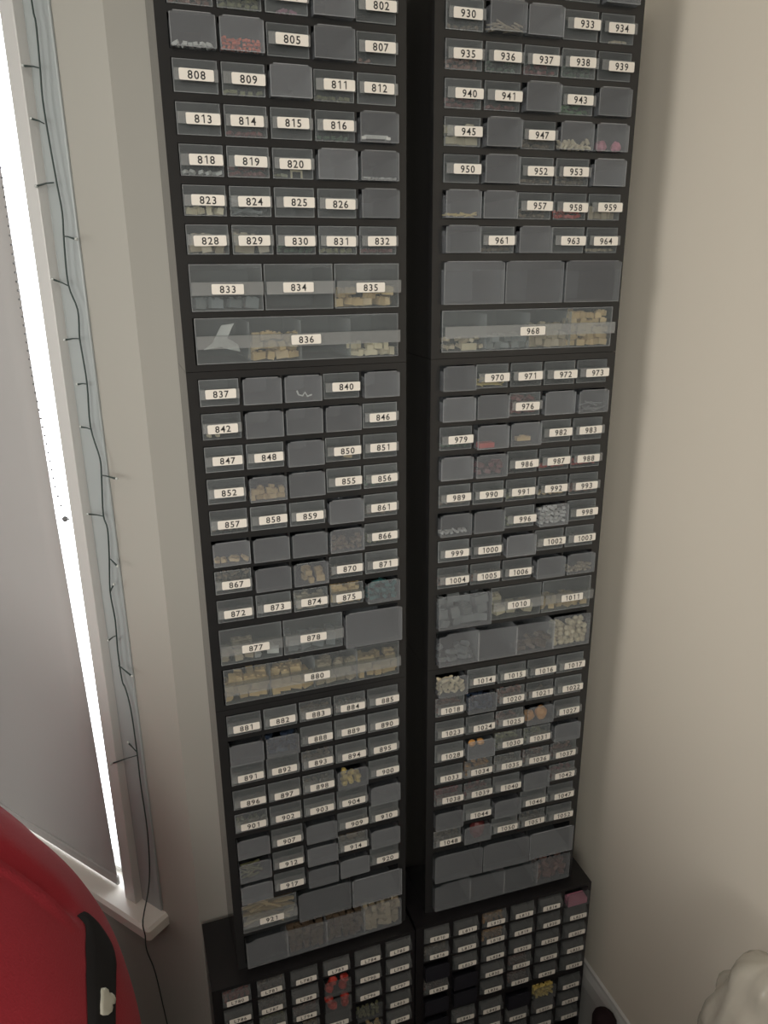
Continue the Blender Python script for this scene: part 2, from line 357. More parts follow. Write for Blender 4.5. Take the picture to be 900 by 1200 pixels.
# ------------------------------------------------------------------ the six-column cabinets underneath
SP, SW, SR, SH, SX0 = 0.0617, 0.0505, 0.0440, 0.0365, 0.0172
BW, BH, BF = 0.3855, 0.2312, -0.0275
def body6_mesh():
    if 'body6' in MESH: return MESH['body6']
    m = MB(); f = 0.0012; d = 0.155
    xa, xb = SX0-0.001, SX0+5*SP+SW+0.001; H = BH-0.0005; top = 0.0072
    m.box(0, xa, f, d, -H, 0); m.box(xb, BW, f, d, -H, 0); m.box(xa, xb, d-0.002, d, -H, 0); m.box(xa, xb, f, d-0.002, -top, 0)
    for r in range(5):
        z1 = -(top+r*SR+SH+0.0004); z0 = -(top+(r+1)*SR-0.0008) if r < 4 else -H
        m.box(xa, xb, f, d-0.002, z0, z1)
        for c in range(5):
            x = SX0+c*SP+SW; m.box(x+0.0008, x+SP-SW-0.0008, f+0.001, d-0.002, z1, -(top+r*SR-0.0008))
    MESH['body6'] = m.mesh('body', M_black2, bevel=0); return MESH['body6']
REV6 = {('left', 0): {9, 15, 22, 28}, ('right', 0): {5, 12, 19, 24, 25}, ('left', 1): set(), ('right', 1): {0, 4, 3}}
DARK6 = {('right', 0): {12, 19, 24, 25}, ('right', 1): {0, 3}}
N6 = {('left', 0): 780, ('left', 1): 750, ('right', 0): 810, ('right', 1): 840}
CAB6 = {}
for side in ('left', 'right'):
    org, yaw = STACKS[side]
    for lv in range(2):
        base = org - Vector((0, 0, 3*CABH + lv*BH)); off = Vector((-0.0242, BF, 0)) if side == 'left' else Matrix.Rotation(yaw, 3, 'Z') @ Vector((-0.0015, BF, 0))
        cab = empty('drawer_cabinet', base + off, yaw)
        tag(cab, 'black six-column drawer cabinet, %s of the %s stack' % (['second from the bottom', 'very bottom'][lv], side), 'drawer cabinet', 'six-column cabinets at the bottom')
        link('body', body6_mesh(), cab); CAB6[side, lv] = cab
        for k in range(30 if lv == 0 else 18):
            r, c = divmod(k, 6); x = SX0+c*SP; z = -(0.0072+r*SR+SH); rev = k in REV6[side, lv]
            if rev:
                dk = k in DARK6.get((side, lv), ())
                d = link('drawer', drawer_mesh(SW, SH, True, M_dark_drawer if dk else M_smoke, 0.135), cab, (x, -0.010, z))
                d['label'] = 'plain small drawer turned back to front, no label'
            else:
                d = link('drawer', drawer_mesh(SW, SH, False, M_smoke, 0.135), cab, (x, 0, z))
                z0, z1, out, sl = SH*0.34, SH*0.70, 0.011, 0.007
                link('label_holder', lip_mesh(SW, SH, round(z0, 5), round(z1, 5), out, M_smoke, sl), d)
                t = 'L%d' % (N6[side, lv]+k)
                link('label', label_mesh(t, 0.0385, 0.0118, 0.0098, rng.uniform(-0.02, 0.02)), d, (SW*0.5+rng.uniform(-0.002, 0.002), -out-0.0002, (z0+z1)/2))
            WHERE[(side, lv, k)] = (cab, x, -0.010 if rev else 0.0, z, SW, SH, rev, 'small')

# ------------------------------------------------------------------ what lies in the drawers
def nearest(num):
    """words that find a drawer by the labels around it"""
    if isinstance(num, tuple):
        side, lv, k = num; r, c = divmod(k, 6)
        return 'in the %s six-column cabinet, row %s column %s' % (side, ['one', 'two', 'three', 'four', 'five'][r], ['one', 'two', 'three', 'four', 'five', 'six'][c])
    if num not in REV: return 'in drawer %d' % num if num != 1011 else 'in medium drawer 1011'
    kind = WHERE[num][7]
    base = 793 if num < 925 else 925; loc = (num-base) % 44; cab0 = num-loc
    if kind == 'large': return 'in the blank long drawer at the %s stack foot' % ('left' if num < 925 else 'right') if num in (924, 1056) else 'in the blank drawer under 1010'
    row = range(cab0+loc//5*5, cab0+loc//5*5+5) if loc < 40 else range(cab0+40, cab0+43)
    best = sorted((abs(j-num), j) for j in row if j not in REV)
    words = {1: 'next to', 2: 'two along from', 3: 'three along from', 4: 'four along from'}
    if best: return 'in the blank drawer %s drawer %d, %s of it' % (words[best[0][0]], best[0][1], 'right' if num > best[0][1] else 'left')
    return 'in the blank drawer at number place %d' % num
ORD = ['first', 'second', 'third', 'fourth', 'fifth', 'sixth', 'seventh', 'eighth', 'ninth', 'tenth', 'eleventh', 'twelfth']
WSHORT = {948: 'right of drawer 947', 1013: 'left of drawer 1014', 899: 'left of drawer 900', 949: 'two right of drawer 947', 1026: 'left of drawer 1027', 1049: 'right of drawer 1048', 1012: 'under drawer 1011'}
def piece(mb, kind, c, s, rr, mi=0):
    M = Matrix.Translation(c) @ Matrix.Rotation(rr.uniform(-0.5, 0.5), 4, 'Y') @ Matrix.Rotation(rr.uniform(0, 3), 4, 'Z') @ Matrix.Rotation(rr.uniform(-0.4, 0.4), 4, 'X')
    if kind == 'brick': M = Matrix.Translation(c) @ Matrix.Rotation(rr.uniform(-0.16, 0.16) + rr.choice((0, 0, 0, 1.57)), 4, 'Y') @ Matrix.Rotation(rr.uniform(-0.5, 0.5) + rr.choice((0, 0, 1.57)), 4, 'Z') @ Matrix.Rotation(rr.uniform(-0.15, 0.15), 4, 'X')
    if kind == 'brick':
        a, b, h = s*rr.uniform(0.40, 0.60), s*rr.uniform(0.32, 0.42), s*rr.uniform(0.26, 0.36)
        mb.box(-a, a, -b, b, -h, h, mi, M)
        for px in (-a*0.5, a*0.5): mb.box(px-a*0.22, px+a*0.22, -b*0.45, b*0.45, h, h+s*0.10, mi, M)
    elif kind == 'stick':
        l = s*rr.uniform(0.8, 1.3); M = Matrix.Translation(c) @ Matrix.Rotation(rr.uniform(-0.35, 0.35), 4, 'Y') @ Matrix.Rotation(rr.uniform(-0.5, 0.5), 4, 'Z')
        mb.box(-l, l, -s*0.11, s*0.11, -s*0.10, s*0.10, mi, M)
    elif kind == 'peg':
        M = Matrix.Translation(c) @ Matrix.Rotation(rr.uniform(-1.2, 1.2), 4, 'Y') @ Matrix.Rotation(rr.uniform(-0.5, 0.5), 4, 'X')
        mb.tube([M @ Vector((0, 0, -s*0.6)), M @ Vector((0, 0, s*0.3)), M @ Vector((0, 0, s*0.32)), M @ Vector((0, 0, s*0.55))], s*0.34, 7, mi, [1, 1, 0.6, 0.6])
    elif kind == 'lump':
        mb.ball(c, s*0.56, mi, 8, 6, (1, 0.85, 0.85), M.to_3x3().to_4x4(), 0.16, rr)
    else:
        a = s*rr.uniform(0.25, 0.5); mb.box(-a, a, -s*0.25, s*0.25, -s*0.2, s*0.2, mi, M)
def slots(x0, x1, z0, fill, s, rr, depth=2):
    out = []; nx = max(1, int((x1-x0)/s)); nz = max(1, round(fill/(s*0.82)))
    for j in range(depth):
        for k in range(nz):
            for i in range(nx):
                if k == nz-1 and nz > 1 and rr.random() < 0.3: continue
                out.append((i, j, k, Vector((x0+(i+0.5)*(x1-x0)/nx + rr.uniform(-0.28, 0.28)*s, 0.004+s*0.62+j*s*1.05+rr.uniform(-0.12, 0.12)*s, z0+0.0016+s*0.42+k*s*0.82+(rr.uniform(-0.18, 0.2) if k else 0)*s))))
    return out
def clampv(mb, off, w, dep, h):
    lim = ((0.0016, w-0.0016), (0.0022, dep-0.004), (0.0014, h))
    mb.v = [tuple(min(max(v[i]+off[i], lim[i][0]), lim[i][1])-off[i] for i in range(3)) for v in mb.v]
def fill(num, kind, col, frac, s=0.009, single=False, comp=None, x=None, words=None, cat='plastic pieces', depth=2):
    """one heap of uncountable bits, or, with single=True, every piece an object of its own"""
    cab, dx, dy, dz, w, h, rev, knd = WHERE[num]
    rr = random.Random(str((num, kind, comp)))
    x0, x1 = 0.002, w-0.002
    if comp is not None: x0, x1 = w*comp/4+0.0018, w*(comp+1)/4-0.0018
    if x: x0, x1 = w*x[0], w*x[1]
    Mx = Matrix.Translation(cab.location) @ Matrix.Rotation(cab.rotation_euler.z, 4, 'Z') @ Matrix.Translation((dx, dy, dz))
    ps = slots(x0, x1, 0.0, h*frac, s, rr, depth)
    where = nearest(num) + ('' if comp is None else ' %s compartment' % ['first', 'second', 'third', 'last'][comp])
    org = Vector(((x0+x1)/2, 0.01, 0.0016))
    if single:
        nm = words or {'brick': 'plastic_block', 'lump': 'plastic_lump', 'peg': 'plastic_peg', 'stick': 'plastic_stick'}[kind]
        for i, j, k, p in ps:
            mb = MB(); piece(mb, kind, Vector((0, 0, 0)), s*1.05, rr); clampv(mb, p, w, DEP, h*0.97); o = mb.obj(nm, cmat(col))
            o.matrix_world = Mx @ Matrix.Translation(p)
            sp = '%s, %s %s from left' % (['front', 'behind'][j], ['bottom', 'second', 'third', 'fourth', 'fifth', 'sixth'][k], ORD[i])
            if num in REV and comp is None: where = WSHORT.get(num, nearest(num))
            tag(o, '%s %s %s: %s' % (col, nm.split('_')[1], where, sp), 'plastic piece', '%s %ss %s' % (col, nm.replace('_', ' '), where))
    else:
        mb = MB()
        for i, j, k, p in ps: piece(mb, kind, p-org, s*1.15, rr)
        clampv(mb, org, w, DEP, h*0.97)
        o = mb.obj(words or {'brick': 'plastic_blocks', 'stick': 'plastic_sticks', 'lump': 'plastic_lumps', 'peg': 'plastic_pegs', 'bit': 'plastic_bits'}[kind], cmat(col))
        o.matrix_world = Mx @ Matrix.Translation(org)
        tag(o, '%s %s %s' % (col, o.name.split('.')[0].replace('_', ' '), where), cat, None, 'stuff')
    return
def lone(num, name, col, label, cat, build, x, z=0.0016, y=0.006):
    cab, dx, dy, dz, w, h, rev, knd = WHERE[num]
    mb = MB(); build(mb); o = mb.obj(name, cmat(col))
    o.matrix_world = Matrix.Translation(cab.location) @ Matrix.Rotation(cab.rotation_euler.z, 4, 'Z') @ Matrix.Translation((dx+w*x, dy+y, dz+z))
    tag(o, label + ' ' + nearest(num), cat)
for a in [
    (798, 'bit', 'reddish brown', 0.5), (799, 'bit', 'olive', 0.35), (800, 'bit', 'purple pink', 0.2, 0.008, False, None, (0.3, 0.75)), (803, 'bit', 'white', 0.22), (804, 'bit', 'orange red', 0.34, 0.006),
    (807, 'bit', 'reddish brown', 0.18, 0.008, False, None, (0.05, 0.4)), (809, 'bit', 'olive', 0.26), (811, 'bit', 'olive', 0.2), (814, 'bit', 'dark red', 0.15), (816, 'bit', 'dark green', 0.25),
    (818, 'bit', 'white', 0.24), (819, 'bit', 'dark red', 0.3), (820, 'bit', 'olive', 0.24, 0.008, False, None, (0.05, 0.4)), (822, 'bit', 'white', 0.10, 0.005), (823, 'brick', 'cream', 0.3, 0.011),
    (824, 'stick', 'grey', 0.6, 0.014), (828, 'brick', 'beige', 0.75, 0.014), (829, 'brick', 'beige', 0.8, 0.016), (830, 'bit', 'dark green', 0.3), (831, 'bit', 'olive', 0.22), (832, 'bit', 'dark red', 0.24),
    (850, 'brick', 'tan', 0.22, 0.010, False, None, (0.55, 0.85)), (853, 'brick', 'tan', 0.40, 0.010), (856, 'bit', 'dark green', 0.3), (861, 'bit', 'brown', 0.3), (842, 'bit', 'cream', 0.14, 0.007, False, None, (0.08, 0.45)),
    (857, 'bit', 'brown', 0.28), (862, 'bit', 'tan', 0.24, 0.010), (865, 'bit', 'brown', 0.5), (866, 'bit', 'olive', 0.3), (867, 'bit', 'brown', 0.7), (869, 'brick', 'tan', 0.62, 0.012, False, None, (0.3, 0.9)), (870, 'bit', 'brown', 0.3),
    (874, 'brick', 'beige', 0.6, 0.012), (875, 'brick', 'tan', 0.8, 0.010), (876, 'bit', 'teal', 0.85, 0.012), (877, 'brick', 'beige', 0.5, 0.016, False, None, (0.02, 0.55)), (878, 'brick', 'blue grey', 0.3, 0.02),
    (883, 'bit', 'brown', 0.5), (884, 'bit', 'brown', 0.4), (887, 'bit', 'dark blue', 0.9, 0.012), (893, 'bit', 'brown', 0.5), (898, 'bit', 'brown', 0.4), (901, 'bit', 'olive', 0.3), (911, 'stick', 'olive', 0.6, 0.010, False, None, (0.1, 0.6)),
    (914, 'brick', 'brown', 0.8, 0.014), (921, 'stick', 'tan', 0.85, 0.018), (930, 'bit', 'brown', 0.2), (931, 'stick', 'beige', 0.36, 0.008), (934, 'bit', 'beige', 0.16, 0.006, False, None, (0.4, 0.85)), (935, 'bit', 'reddish brown', 0.42), (936, 'bit', 'dark green', 0.3), (937, 'bit', 'dark red', 0.35),
    (938, 'bit', 'dark green', 0.4), (940, 'bit', 'dark red', 0.4), (941, 'bit', 'dark red', 0.2), (943, 'bit', 'green', 0.42), (945, 'brick', 'cream', 0.5, 0.014), (947, 'bit', 'brown', 0.3), (953, 'bit', 'brown', 0.3), (952, 'bit', 'brown', 0.2),
    (955, 'stick', 'yellow', 0.26, 0.008), (957, 'bit', 'brown', 0.35), (958, 'bit', 'red', 0.34), (959, 'brick', 'beige', 0.4, 0.012), (961, 'bit', 'brown', 0.25), (964, 'bit', 'beige', 0.22, 0.007), (970, 'stick', 'yellow', 0.32, 0.008),
    (976, 'bit', 'dark red', 0.75, 0.012), (978, 'stick', 'grey', 0.3, 0.008, False, None, (0.3, 0.85)), (979, 'bit', 'dark green', 0.25), (985, 'bit', 'dark red', 0.7, 0.014), (987, 'bit', 'red', 0.28), (988, 'bit', 'red', 0.34), (989, 'bit', 'brown', 0.3), (991, 'bit', 'olive', 0.25),
    (992, 'bit', 'tan', 0.26), (993, 'bit', 'reddish brown', 0.3), (994, 'bit', 'white', 0.2, 0.008), (996, 'bit', 'olive', 0.3), (997, 'bit', 'white', 0.8, 0.009), (1002, 'bit', 'brown', 0.3), (1004, 'bit', 'reddish brown', 0.4), (1005, 'bit', 'reddish brown', 0.4),
    (1008, 'bit', 'beige', 0.34, 0.008), (1009, 'brick', 'grey', 0.75, 0.02), (1018, 'bit', 'reddish brown', 0.8), (1019, 'bit', 'dark blue', 0.85, 0.012), (1020, 'bit', 'reddish brown', 0.7), (1021, 'bit', 'brown', 0.4), (1025, 'bit', 'reddish brown', 0.6),
    (1030, 'bit', 'olive', 0.7), (1031, 'bit', 'olive', 0.6), (1034, 'bit', 'orange', 0.5), (1035, 'bit', 'brown', 0.5), (1036, 'bit', 'reddish brown', 0.6), (1037, 'bit', 'reddish brown', 0.6), (1038, 'bit', 'dark red', 0.8), (1039, 'bit', 'dark red', 0.5), (1042, 'bit', 'dark red', 0.6),
    (1048, 'bit', 'brown', 0.7), (1051, 'bit', 'brown', 0.4), (('right', 0, 2), 'bit', 'orange', 0.6), (('right', 0, 8), 'bit', 'orange', 0.85), (('right', 0, 21), 'bit', 'reddish brown', 0.7), (('right', 0, 27), 'bit', 'reddish brown', 0.8),
    (('right', 0, 18), 'bit', 'reddish brown', 0.7), (('right', 0, 6), 'bit', 'brown', 0.8), (('left', 0, 0), 'bit', 'red', 0.5), (('left', 0, 1), 'bit', 'brown', 0.8), (('left', 0, 7), 'bit', 'brown', 0.8), (('left', 0, 14), 'bit', 'reddish brown', 0.8), (('left', 0, 13), 'bit', 'olive', 0.8),
    (('left', 0, 20), 'bit', 'tan', 0.5), (('left', 0, 22), 'bit', 'olive', 0.5), (('left', 0, 28), 'bit', 'tan', 0.5), (('right', 1, 4), 'bit', 'yellow', 0.75)]:
    fill(*a)
for c, (k, col, fr, s) in enumerate([('brick', 'tan', 0.8, 0.016), ('brick', 'tan', 0.75, 0.016), ('brick', 'beige', 0.75, 0.016), ('brick', 'tan', 0.7, 0.014)]): fill(880, k, col, fr*0.75, s, comp=c)
for c, col in ((1, 'brown'), (2, 'brown'), (3, 'beige')): fill(924, 'brick', col, 0.80, 0.012, comp=c)
fill(836, 'brick', 'tan', 0.62, 0.015, True, 1); fill(836, 'brick', 'cream', 0.34, 0.011, True, 3)
fill(968, 'bit', 'beige', 0.25, 0.012, comp=0); fill(968, 'brick', 'grey', 0.42, 0.013, comp=1); fill(968, 'brick', 'beige', 0.62, 0.014, comp=2); fill(968, 'brick', 'tan', 0.85, 0.013, True, 3); fill(833, 'brick', 'blue grey', 0.30, 0.019, True)
fill(1012, 'lump', 'cream', 0.78, 0.011, True, 3); fill(1012, 'bit', 'brown', 0.3, 0.014, comp=2); fill(1012, 'bit', 'grey', 0.5, 0.016, comp=0); fill(1056, 'bit', 'reddish brown', 0.6, 0.016, comp=3)
fill(835, 'brick', 'tan', 0.40, 0.0155, True); fill(948, 'peg', 'cream', 0.42, 0.0080, True); fill(1013, 'peg', 'cream', 0.84, 0.0088, True); fill(899, 'lump', 'yellow', 0.6, 0.0105, True, x=(0.15, 0.85))
fill(877, 'brick', 'white', 0.26, 0.0150, True, x=(0.52, 0.98)); fill(1010, 'brick', 'cream', 0.55, 0.024, True, x=(0.02, 0.98), depth=1); fill(1011, 'brick', 'tan', 0.35, 0.014, True)
fill(949, 'lump', 'pink', 0.40, 0.0160, True, x=(0.15, 0.85), depth=1); fill(1026, 'lump', 'orange', 0.6, 0.0235, True, x=(0.05, 0.97), depth=1)
fill(1049, 'lump', 'dark red', 0.75, 0.032, True, x=(0.1, 0.9), depth=1)
for xx, nm in ((0.24, 'left'), (0.55, 'right')):
    lone(1029, 'plastic_lump', 'orange', '%s tan lump' % nm, 'plastic piece', lambda mb: mb.ball((0, 0.006, 0.007), 0.0075, 0, 8, 6, (1, 0.9, 0.9), None, 0.1, rng), xx, 0.0205)
lone(817, 'plastic_bar', 'white', 'white bar with flared ends', 'plastic piece', lambda mb: (mb.box(-0.017, 0.017, 0, 0.004, 0.001, 0.0055), mb.box(-0.021, -0.015, -0.001, 0.005, 0, 0.0035), mb.box(0.014, 0.020, -0.001, 0.005, 0, 0.0035)), 0.42, 0.0035, 0.0025)
lone(839, 'plastic_squiggle', 'white', 'small pale squiggly piece', 'plastic piece', lambda mb: mb.tube([(-0.012, 0, 0.012), (-0.010, 0, 0.006), (-0.004, 0, 0.004), (0, 0, 0.009), (0.003, 0, 0.003), (0.010, 0, 0.005)], 0.0013, 6), 0.55, 0.004, 0.004)
lone(820, 'plastic_hoop', 'cream', 'small cream open hoop', 'plastic piece', lambda mb: (mb.box(-0.008, 0.008, 0, 0.003, 0.008, 0.010), mb.box(-0.008, -0.006, 0, 0.003, 0, 0.008), mb.box(0.006, 0.008, 0, 0.003, 0, 0.008)), 0.6, 0.0016, 0.004)
lone(980, 'plastic_block', 'red', 'small flat red block', 'plastic piece', lambda mb: mb.box(-0.013, 0.013, 0, 0.014, 0, 0.008), 0.32, 0.0016, 0.003)
lone(981, 'plastic_block', 'tan', 'small tan block', 'plastic piece', lambda mb: (mb.box(-0.012, 0.012, 0, 0.010, 0, 0.0065), mb.box(-0.005, 0.004, 0.002, 0.008, 0.0065, 0.0085)), 0.45, 0.008, 0.003)
lone(836, 'paper_wrapper', 'white', 'folded white paper wrapper in the first compartment', 'wrapper', lambda mb: [mb.hexa([(a0, y0, z0), (a1, y0, z1), (a1, y0+0.001, z1), (a0, y0+0.001, z0), (a0+d0, y0+0.006, z0+h0), (a1+d1, y0+0.006, z1+h1), (a1+d1, y0+0.007, z1+h1), (a0+d0, y0+0.007, z0+h0)]) for a0, a1, y0, z0, z1, d0, d1, h0, h1 in ((-0.026, 0.002, 0.004, 0.018, 0.022, 0.018, 0.014, 0.012, 0.026), (0.0, 0.024, 0.002, 0.020, 0.014, -0.004, -0.002, 0.020, 0.010), (-0.012, 0.004, 0.010, 0.028, 0.030, 0.014, 0.016, 0.022, 0.022))], 0.125, 0.001, 0.004)
lone(968, 'plastic_block', 'cream', 'cream block at the front of the first compartment', 'plastic piece', lambda mb: mb.box(-0.0125, 0.0125, 0, 0.003, 0, 0.0105), 0.155, 0.0018, 0.0016)
lone(('right', 0, 5), 'plastic_block', 'pink', 'pink block', 'plastic piece', lambda mb: mb.box(-0.022, 0.022, 0, 0.02, 0, 0.013), 0.5, 0.0016, 0.003)
for k in (9, 15): fill(('left', 0, k), 'lump', 'red', 0.7, 0.017, True, x=(0.06, 0.96), depth=1)

# ------------------------------------------------------------------ roller blind with its bead chain
bl = empty('roller_blind', bay(0.65, 0.004, 0.448)); tag(bl, 'grey roller blind pulled down over the bay window', 'blind')
def rel(mb, root):
    mb.v = [tuple(Vector(v) - root.location) for v in mb.v]; return mb
zs = [0.452, 0.6, 0.915, 1.26, 1.565, 1.83, 2.05, 2.28]; ss = [0.2395, 0.244, 0.2555, 0.270, 0.2755, 0.278, 0.279, 0.279]
m = MB(); NS = 14; vv = []
for z, s0 in zip(zs, ss):
    for i in range(NS+1):
        s_ = s0 + (1.10-s0)*i/NS; vv.append(bay(s_, 0.005+0.0025*math.sin(i*1.3+z*2.1)*max(0, 1.2-z), z))
for z, s0 in zip(zs, ss):
    for i in range(NS+1):
        s_ = s0 + (1.10-s0)*i/NS; vv.append(bay(s_, 0.0044+0.0025*math.sin(i*1.3+z*2.1)*max(0, 1.2-z), z))
n1 = NS+1; nn = n1*len(zs); ff = []
for j in range(len(zs)-1):
    for i in range(NS):
        a = j*n1+i; ff.append((a, a+1, a+1+n1, a+n1)); ff.append((nn+a, nn+a+n1, nn+a+1+n1, nn+a+1))
for j in range(len(zs)-1): ff.append((j*n1, j*n1+n1, nn+j*n1+n1, nn+j*n1)); ff.append((j*n1+NS, nn+j*n1+NS, nn+j*n1+n1+NS, j*n1+n1+NS))
m.add(vv, ff); rel(m, bl).obj('blind_cloth', M_blind, bl, smooth=True)
m = MB(); baybox(m, 0.2365, 1.10, 0.002, 0.010, 0.434, 0.457); rel(m, bl).obj('hem_bar', M_blind, bl, bevel=0.002)
m = MB(); m.tube([bay(0.25, 0.01, 2.29), bay(1.11, 0.01, 2.29)], 0.018, 12); rel(m, bl).obj('roller', M_frame, bl, smooth=False)
m = MB(); ch = [(0.268, 2.25), (0.2665, 2.0), (0.2655, 1.8472), (0.2687, 1.6618), (0.2639, 1.4945), (0.2525, 1.3915), (0.2459, 1.3152), (0.2315, 1.2640)]
for (s0, z0), (s1, z1) in zip(ch, ch[1:]):
    n = max(2, int(abs(z1-z0)/0.0135))
    for i in range(n): m.ball(bay(s0+(s1-s0)*i/n, 0.013, z0+(z1-z0)*i/n), 0.0021, 0, 6, 4)
bc = rel(m, bl).obj('bead_chain', M_chain, bl, smooth=True); bc['label'] = 'dark bead chain'
m = MB(); m.ball(bay(0.2295, 0.013, 1.2575), 0.0055, 0, 8, 6); m.tube([bay(0.2295, 0.013, 1.2575), bay(0.218, 0.013, 1.2595)], 0.0016); rel(m, bl).obj('chain_weight', M_chain, bl, smooth=True)

# ------------------------------------------------------------------ string of lights on the window casing
sl = empty('string_lights', bay(0.12, 0.018, 1.2)); tag(sl, 'thin dark wire of string lights hanging down the window casing', 'string lights')
cord = [(0.124, 2.35), (0.1245, 2.2), (0.1252, 2.0354), (0.1223, 2.0072), (0.126, 1.9519), (0.1296, 1.9122), (0.1268, 1.8562), (0.1218, 1.7984), (0.1183, 1.7594), (0.123, 1.7199), (0.1262, 1.658), (0.1112, 1.6201), (0.1151, 1.5813), (0.1147, 1.563), (0.1115, 1.5057), (0.1169, 1.4363), (0.103, 1.3853), (0.1051, 1.3518), (0.113, 1.2867), (0.1065, 1.262), (0.1117, 1.2101), (0.1215, 1.1442), (0.1177, 1.0893), (0.1217, 1.0276), (0.1203, 0.9691), (0.1136, 0.9536), (0.106, 0.9152), (0.1035, 0.8304), (0.1047, 0.7486), (0.1027, 0.6371), (0.1166, 0.5144)]
pts = [bay(s_, 0.018, z) for s_, z in cord] + [bay(0.0935, 0.060, 0.4663), bay(0.0915, 0.061, 0.4294), bay(0.097, 0.058, 0.385), bay(0.1049, 0.04, 0.3044), bay(0.1036, 0.03, 0.1711), bay(0.10, 0.02, 0.02)]
def smooth_path(p, k=4):
    out = []
    for i in range(len(p)-1):
        p0, p1, p2, p3 = p[max(i-1, 0)], p[i], p[i+1], p[min(i+2, len(p)-1)]
        for j in range(k):
            t = j/k; out.append(0.5*((2*p1)+(p2-p0)*t+(2*p0-5*p1+4*p2-p3)*t*t+(3*p1-p0-3*p2+p3)*t*t*t))
    return out + [p[-1]]
m = MB(); m.tube(smooth_path(pts), 0.0014, 6); rel(m, sl).obj('wire', M_wire, sl, smooth=True)
for (s0, z0), (s1, z1) in [((0.126, 1.9519), (0.155, 1.9578)), ((0.133, 1.8815), (0.1538, 1.8892)), ((0.1291, 1.8023), (0.1632, 1.7998)), ((0.1214, 1.7271), (0.0916, 1.7226)), ((0.1267, 1.6555), (0.1546, 1.6644)), ((0.1184, 1.576), (0.1446, 1.5737)), ((0.1137, 1.5056), (0.129, 1.5045)), ((0.1177, 1.432), (0.1347, 1.4345)), ((0.1042, 1.3563), (0.0655, 1.3573)), ((0.1136, 1.2836), (0.1452, 1.2829)), ((0.11, 1.2073), (0.0889, 1.2007)), ((0.1191, 1.1447), (0.1049, 1.1609)), ((0.1209, 1.0584), (0.1369, 1.0472)), ((0.1247, 0.9974), (0.0888, 0.9909)), ((0.1045, 0.8145), (0.1743, 0.773)), ((0.105, 0.8225), (0.119, 0.8376))]:
    m = MB(); m.tube([bay(s0, 0.018, z0), bay(s0*0.6+s1*0.4, 0.020, z0*0.6+z1*0.4+0.001), bay(s1, 0.022, z1)], 0.0011, 6, 0, [0.8, 1, 1.5])
    m.ball(bay(s1+(s1-s0)*0.12, 0.022, z1+(z1-z0)*0.12), 0.0026, 1, 6, 4)
    rel(m, sl).obj('light', [M_wire, M_bulb], sl, smooth=True)

# ------------------------------------------------------------------ red bean bag in the near left corner
BC = Vector((-0.6014, -0.221, 0.5787)); BR = Vector((0.472, 0.4359, 0.5895))
def bag_pt(th, ph, off=0.0):                              # th from the top, ph around
    d = Vector((math.sin(th)*math.cos(ph), math.sin(th)*math.sin(ph), math.cos(th)))
    k = 1.0 + 0.012*noise.noise(d*2.6)
    fade = max(0.0, min(1.0, (th-0.35)/0.4))*max(0.0, min(1.0, (1.9-th)/0.5))
    front = max(0.0, min(1.0, (1.10-th)/0.12))
    for p0, dep, wd, sk in ((0.075, 0.040*front, 0.05, -0.02), (-0.06, 0.036*front, 0.045, 0.30), (-0.22, 0.028*front, 0.05, 0.45), (0.50, 0.012, 0.08, 0.1), (-0.62, 0.02, 0.07, 0.2), (1.1, 0.02, 0.1, 0.0), (2.0, 0.02, 0.1, 0), (-1.5, 0.02, 0.1, 0), (-2.3, 0.02, 0.1, 0)):
        u = (ph - p0 - sk*(th-1.0) + 0.03*noise.noise(Vector((th*3, p0*9, 0))))/wd
        k += fade*dep*(-math.exp(-u*u) + 0.55*math.exp(-(u+1.9)**2/1.6))
    p = Vector((d.x*BR.x*k, d.y*BR.y*k, d.z*BR.z*k)); z = BC.z + p.z
    if z < 0.0: p.z = -BC.z + 0.0
    if off: p += d.normalized()*off
    return p + Vector((0, 0, BC.z))
bb = empty('bean_bag', (BC.x, BC.y, 0)); tag(bb, 'large red fabric bean bag with black band and white emblem by the window', 'bean bag')
m = MB(); NT, NP = 120, 280
vv = [bag_pt(math.pi*i/NT, 2*math.pi*j/NP) for i in range(NT+1) for j in range(NP)]
m.add(vv, [(i*NP+j, (i+1)*NP+j, (i+1)*NP+(j+1) % NP, i*NP+(j+1) % NP) for i in range(NT) for j in range(NP)])
m.obj('cover', M_red, bb, smooth=True)

BL_ = [(1.075, 0.075), (1.095, 0.058), (1.1019, 0.0405), (1.1046, -0.0395), (1.115, -0.095), (1.1244, -0.1478), (1.1627, -0.2512), (1.25, -0.42), (1.50, -0.70), (1.80, -0.85)]
BR_ = [(1.090, 0.098), (1.140, 0.118), (1.1826, 0.1237), (1.240, 0.115), (1.256, 0.060), (1.251, -0.0133), (1.2672, -0.1472), (1.34, -0.31), (1.56, -0.57), (1.85, -0.72)]
def dense(l, k=5): return [tuple(v)[:2] for v in smooth_path([Vector((a, b, 0)) for a, b in l], k)]
A_, B_ = dense(BL_), dense(BR_); NW = 8; vv = []
for a, b in zip(A_, B_):
    for i in range(NW+1):
        t = i/NW; vv.append(bag_pt(a[0]+(b[0]-a[0])*t, a[1]+(b[1]-a[1])*t, 0.0060 if 0 < i < NW else 0.0012))
n = len(A_); m = MB(); m.add(vv, [(j*(NW+1)+i, j*(NW+1)+i+1, (j+1)*(NW+1)+i+1, (j+1)*(NW+1)+i) for j in range(n-1) for i in range(NW)])
band = m.obj('black_band', M_band, bb, smooth=True); band['label'] = 'black webbing band'
em = [(1, 0), (5, -1), (8.5, 1.5), (9, 5), (12.5, 5), (16, 8), (17.5, 13), (16, 18), (12.5, 19), (13, 23), (11.5, 28), (7.5, 31.5), (2, 32.5), (-1, 31), (-1, 20), (0, 10), (0, 4)]
m = MB(); cx_, cy_ = 6.5, 15.5; rings = []
